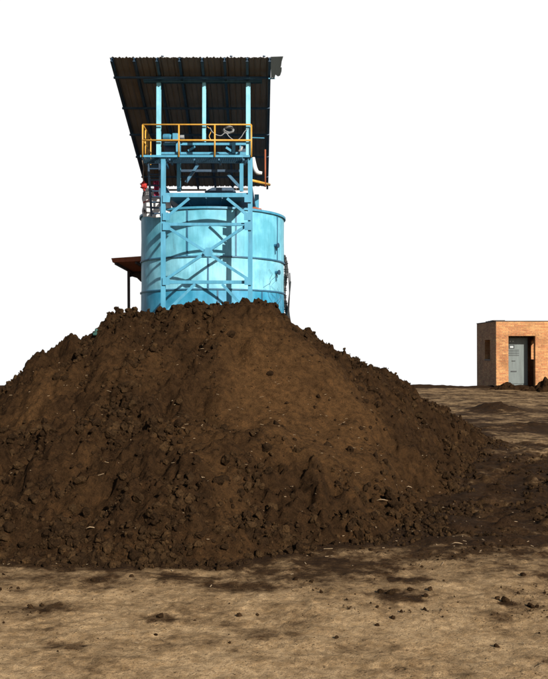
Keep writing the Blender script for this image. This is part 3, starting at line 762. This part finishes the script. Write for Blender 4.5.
for tt in (.095, .30, .50, .685, .87):
    a, b_ = NL.lerp(FL, tt) + nrm * .165, NR.lerp(FR, tt) + nrm * .165
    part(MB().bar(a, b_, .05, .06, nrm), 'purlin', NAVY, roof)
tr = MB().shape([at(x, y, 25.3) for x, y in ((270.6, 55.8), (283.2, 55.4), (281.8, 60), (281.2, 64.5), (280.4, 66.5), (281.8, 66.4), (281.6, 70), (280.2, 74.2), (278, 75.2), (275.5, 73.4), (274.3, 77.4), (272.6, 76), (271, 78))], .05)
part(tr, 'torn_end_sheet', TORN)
part(MB().bar(at(268.5, 77.6, 25.35), at(275, 77.4, 25.35), .04, .03), 'bracket', BLUE)
for px in (162, 231, 264): part(MB().tube([at(px, 55.6, 25.3), at(px, 54.6, 25.3)], .04, 8), 'roof_bolt', NAVY)

# ------------------------------------------------------------------ tarpaulin, cloths and rope behind the ladder
def sheet(name, pts4, mat, label, cat, d, nx=26, nz=26, fold=.03, seed=0):
    A, B, C_, D_ = [Vector(p) for p in pts4]    # tl, tr, br, bl
    vs, fs = [], []
    for j in range(nz + 1):
        for i in range(nx + 1):
            s, t = i / nx, j / nz; p = A.lerp(B, s).lerp(D_.lerp(C_, s), t)
            w = fold * (math.sin(s * 17 + seed + t * 2) + .5 * math.sin(s * 31 + t * 9 + seed)); e = .02 * math.sin(t * 14 + seed) * (1 if i in (0, nx) else 0)
            vs.append((p.x + e, p.y + w, p.z + .015 * math.sin(s * 11) * (1 if j in (0, nz) else 0)))
    for j in range(nz):
        for i in range(nx): fs.append((j * (nx + 1) + i, j * (nx + 1) + i + 1, (j + 1) * (nx + 1) + i + 1, (j + 1) * (nx + 1) + i))
    o = MB().add(vs, fs).build(name, mat, smooth=True); s = o.modifiers.new('solid', 'SOLIDIFY'); s.thickness = .008
    if label: tag(o, label, cat)
    return o
dd = 27.75
tp = sheet('tarpaulin', (at(142.2, 188, dd), at(168, 187, dd), at(172.5, 217, dd), at(142.3, 217, dd)), WHITE, 'white tarpaulin hanging behind the ladder on the tank rim', 'tarpaulin', dd, fold=.008)
mk = MB()
for (a, b_) in (((143, 202), (149.5, 199.5)), ((143.2, 202.6), (145.5, 201.0))): mk.bar(at(*a, dd - .08), at(*b_, dd - .08), .006, .025)
mk.build('red_stroke', RED, tp)
for (a, b_) in (((143.6, 208), (144.4, 213)), ((144.6, 210), (146.8, 213.4)), ((142.8, 211), (145.4, 209.6)), ((142.8, 192), (143.6, 196)), ((144.4, 191), (143.4, 193.4))): MB().bar(at(*a, dd - .08), at(*b_, dd - .08), .006, .028).build('dark_stroke', BROWNSTEEL, tp)
sheet('magenta_cloth', (at(153, 179.5, dd - .2), at(159, 180, dd - .2), at(158.4, 197, dd - .2), at(154, 196, dd - .2)), MAG, 'magenta cloth hanging behind the ladder rungs', 'cloth', dd, fold=.02, seed=2)
v, f_ = shapes[3][3]; c = at(143.8, 184.5, 27.2)
rc = MB().add([(c.x + a[0] * .12 * (1 + .25 * math.sin(a[2] * 9)), c.y + a[1] * .12, c.z + a[2] * .17) for a in v], [tuple(q) for q in f_.tolist()])
rc.tube([c + Vector((0, 0, -.1)), c + Vector((.02, 0, -.2))], [.05, .02], 8)
tag(rc.build('red_bundle', RED, smooth=True), 'bright red cloth bundle tied up left of the ladder', 'cloth bundle')
tag(MB().tube(smoothpath([at(x, y, 27.2) for x, y in ((142.2, 160), (143.4, 168), (142.9, 176), (143.7, 182))]), .022, 8).build('rope', CONC, smooth=True), 'pale rope holding up the red cloth bundle', 'rope')

# ------------------------------------------------------------------ open shed left of the tank
shed = thing('open_shed', (-4.6, 33, 0), 'open shed with rusty sheet roof left of the tank', 'shed')
xl = at(111, 0, 31).x
q = [Vector((xl, 31, z_(258, 31))), Vector((-2.2, 31, z_(251, 31))), Vector((-2.2, 31, z_(257.5, 31))), Vector((xl + .05, 31, z_(262.3, 31)))]
vs = q + [Vector((p.x, 34.8, p.z)) for p in q]
rf = MB().add(vs, [(0, 1, 2, 3), (7, 6, 5, 4), (0, 4, 5, 1), (1, 5, 6, 2), (2, 6, 7, 3), (3, 7, 4, 0)]).build('roof', RUST, shed, .01)
for i in range(5):
    x = xl + .15 + i * .75; MB().bar((x, 31.05, z_(263, 31) + .03 * i), (x, 34.7, z_(263, 31) + .03 * i), .1, .07, (0, 0, 1)).build('rafter', BROWNSTEEL, rf)
MB().bar((at(129.4, 0, 34.6).x, 34.6, -.3), (at(128.6, 0, 34.6).x, 34.6, 4.85), .14, .095).build('post', BROWNSTEEL, shed)
MB().bar((-2.6, 34.6, -.3), (-2.6, 34.6, 4.95), .14, .095).build('post', BROWNSTEEL, shed)
MB().shape([at(129.5, 268, 34.75), at(150, 262, 34.75), at(150, 286, 34.75), at(140.5, 281.5, 34.75), at(137, 278, 34.75), at(132, 276.5, 34.75), at(130, 277, 34.75)], .06).build('rear_panel', BROWNSTEEL, shed)

# small green scrap on the crest
p = at(97.5, 330.5, 10.4); s = MB().box((p.x - .05, p.y - .03, p.z - .06), (p.x + .05, p.y + .05, p.z - .025)).tube([(p.x - .02, p.y, p.z - .025), (p.x - .01, p.y, p.z + .02)], .02, 8)
tag(s.build('plastic_scrap', GREENP, bevel=.006), 'small green plastic scrap on the left crest of the heap', 'scrap')

# ------------------------------------------------------------------ camera, light, world
cd = bpy.data.cameras.new('camera'); cam = bpy.data.objects.new('camera', cd); COL.objects.link(cam)
cd.sensor_fit = 'VERTICAL'; cd.sensor_height = 24; cd.lens = F / 679 * 24; cd.clip_end = 4000; cd.clip_start = .05
cam.location = (0, 0, CAMH); cam.rotation_euler = (math.radians(90) + math.atan(10.5 / F), 0, 0)
sc.camera = cam
EL, AZ = math.radians(28), math.radians(29)     # sun behind the camera, to the right
S = Vector((math.sin(AZ) * math.cos(EL), -math.cos(AZ) * math.cos(EL), math.sin(EL)))
sl = bpy.data.lights.new('sun', 'SUN'); sl.energy = 5.0; sl.angle = math.radians(.53); sl.color = (1, .93, .82)
so_ = bpy.data.objects.new('sun', sl); COL.objects.link(so_); so_.rotation_euler = S.to_track_quat('Z', 'Y').to_euler(); so_.location = S * 30
w = bpy.data.worlds.new('World'); sc.world = w; w.use_nodes = True; nt = w.node_tree
bg = nt.nodes['Background']; EXPO = .6
sky = nt.nodes.new('ShaderNodeTexSky'); sky.sky_type = 'NISHITA'; sky.sun_disc = False
sky.sun_elevation = EL; sky.sun_rotation = math.atan2(S.x, S.y)
tc = nt.nodes.new('ShaderNodeTexCoord'); sp = nt.nodes.new('ShaderNodeSeparateXYZ'); nt.links.new(tc.outputs['Generated'], sp.inputs[0])
# burnt-out white sky in a cone ahead, narrowed to deepen shade; clear blue elsewhere
mr = nt.nodes.new('ShaderNodeMapRange'); mr.interpolation_type = 'SMOOTHSTEP'
mr.inputs['From Min'].default_value = .55; mr.inputs['From Max'].default_value = .85; nt.links.new(sp.outputs[1], mr.inputs['Value'])
STR = .055
wv = 1.03 / (2 ** EXPO) / STR
mx = nt.nodes.new('ShaderNodeMix'); mx.data_type = 'RGBA'; mx.clamp_result = False
nt.links.new(mr.outputs[0], mx.inputs[0]); nt.links.new(sky.outputs[0], mx.inputs[6]); mx.inputs[7].default_value = (wv, wv, wv, 1)
nt.links.new(mx.outputs[2], bg.inputs['Color']); bg.inputs['Strength'].default_value = STR
vs_ = sc.view_settings; vs_.view_transform = 'Standard'; vs_.look = 'None'; vs_.gamma = 1; vs_.use_curve_mapping = False; vs_.exposure = EXPO
sc.cycles.max_bounces = 6
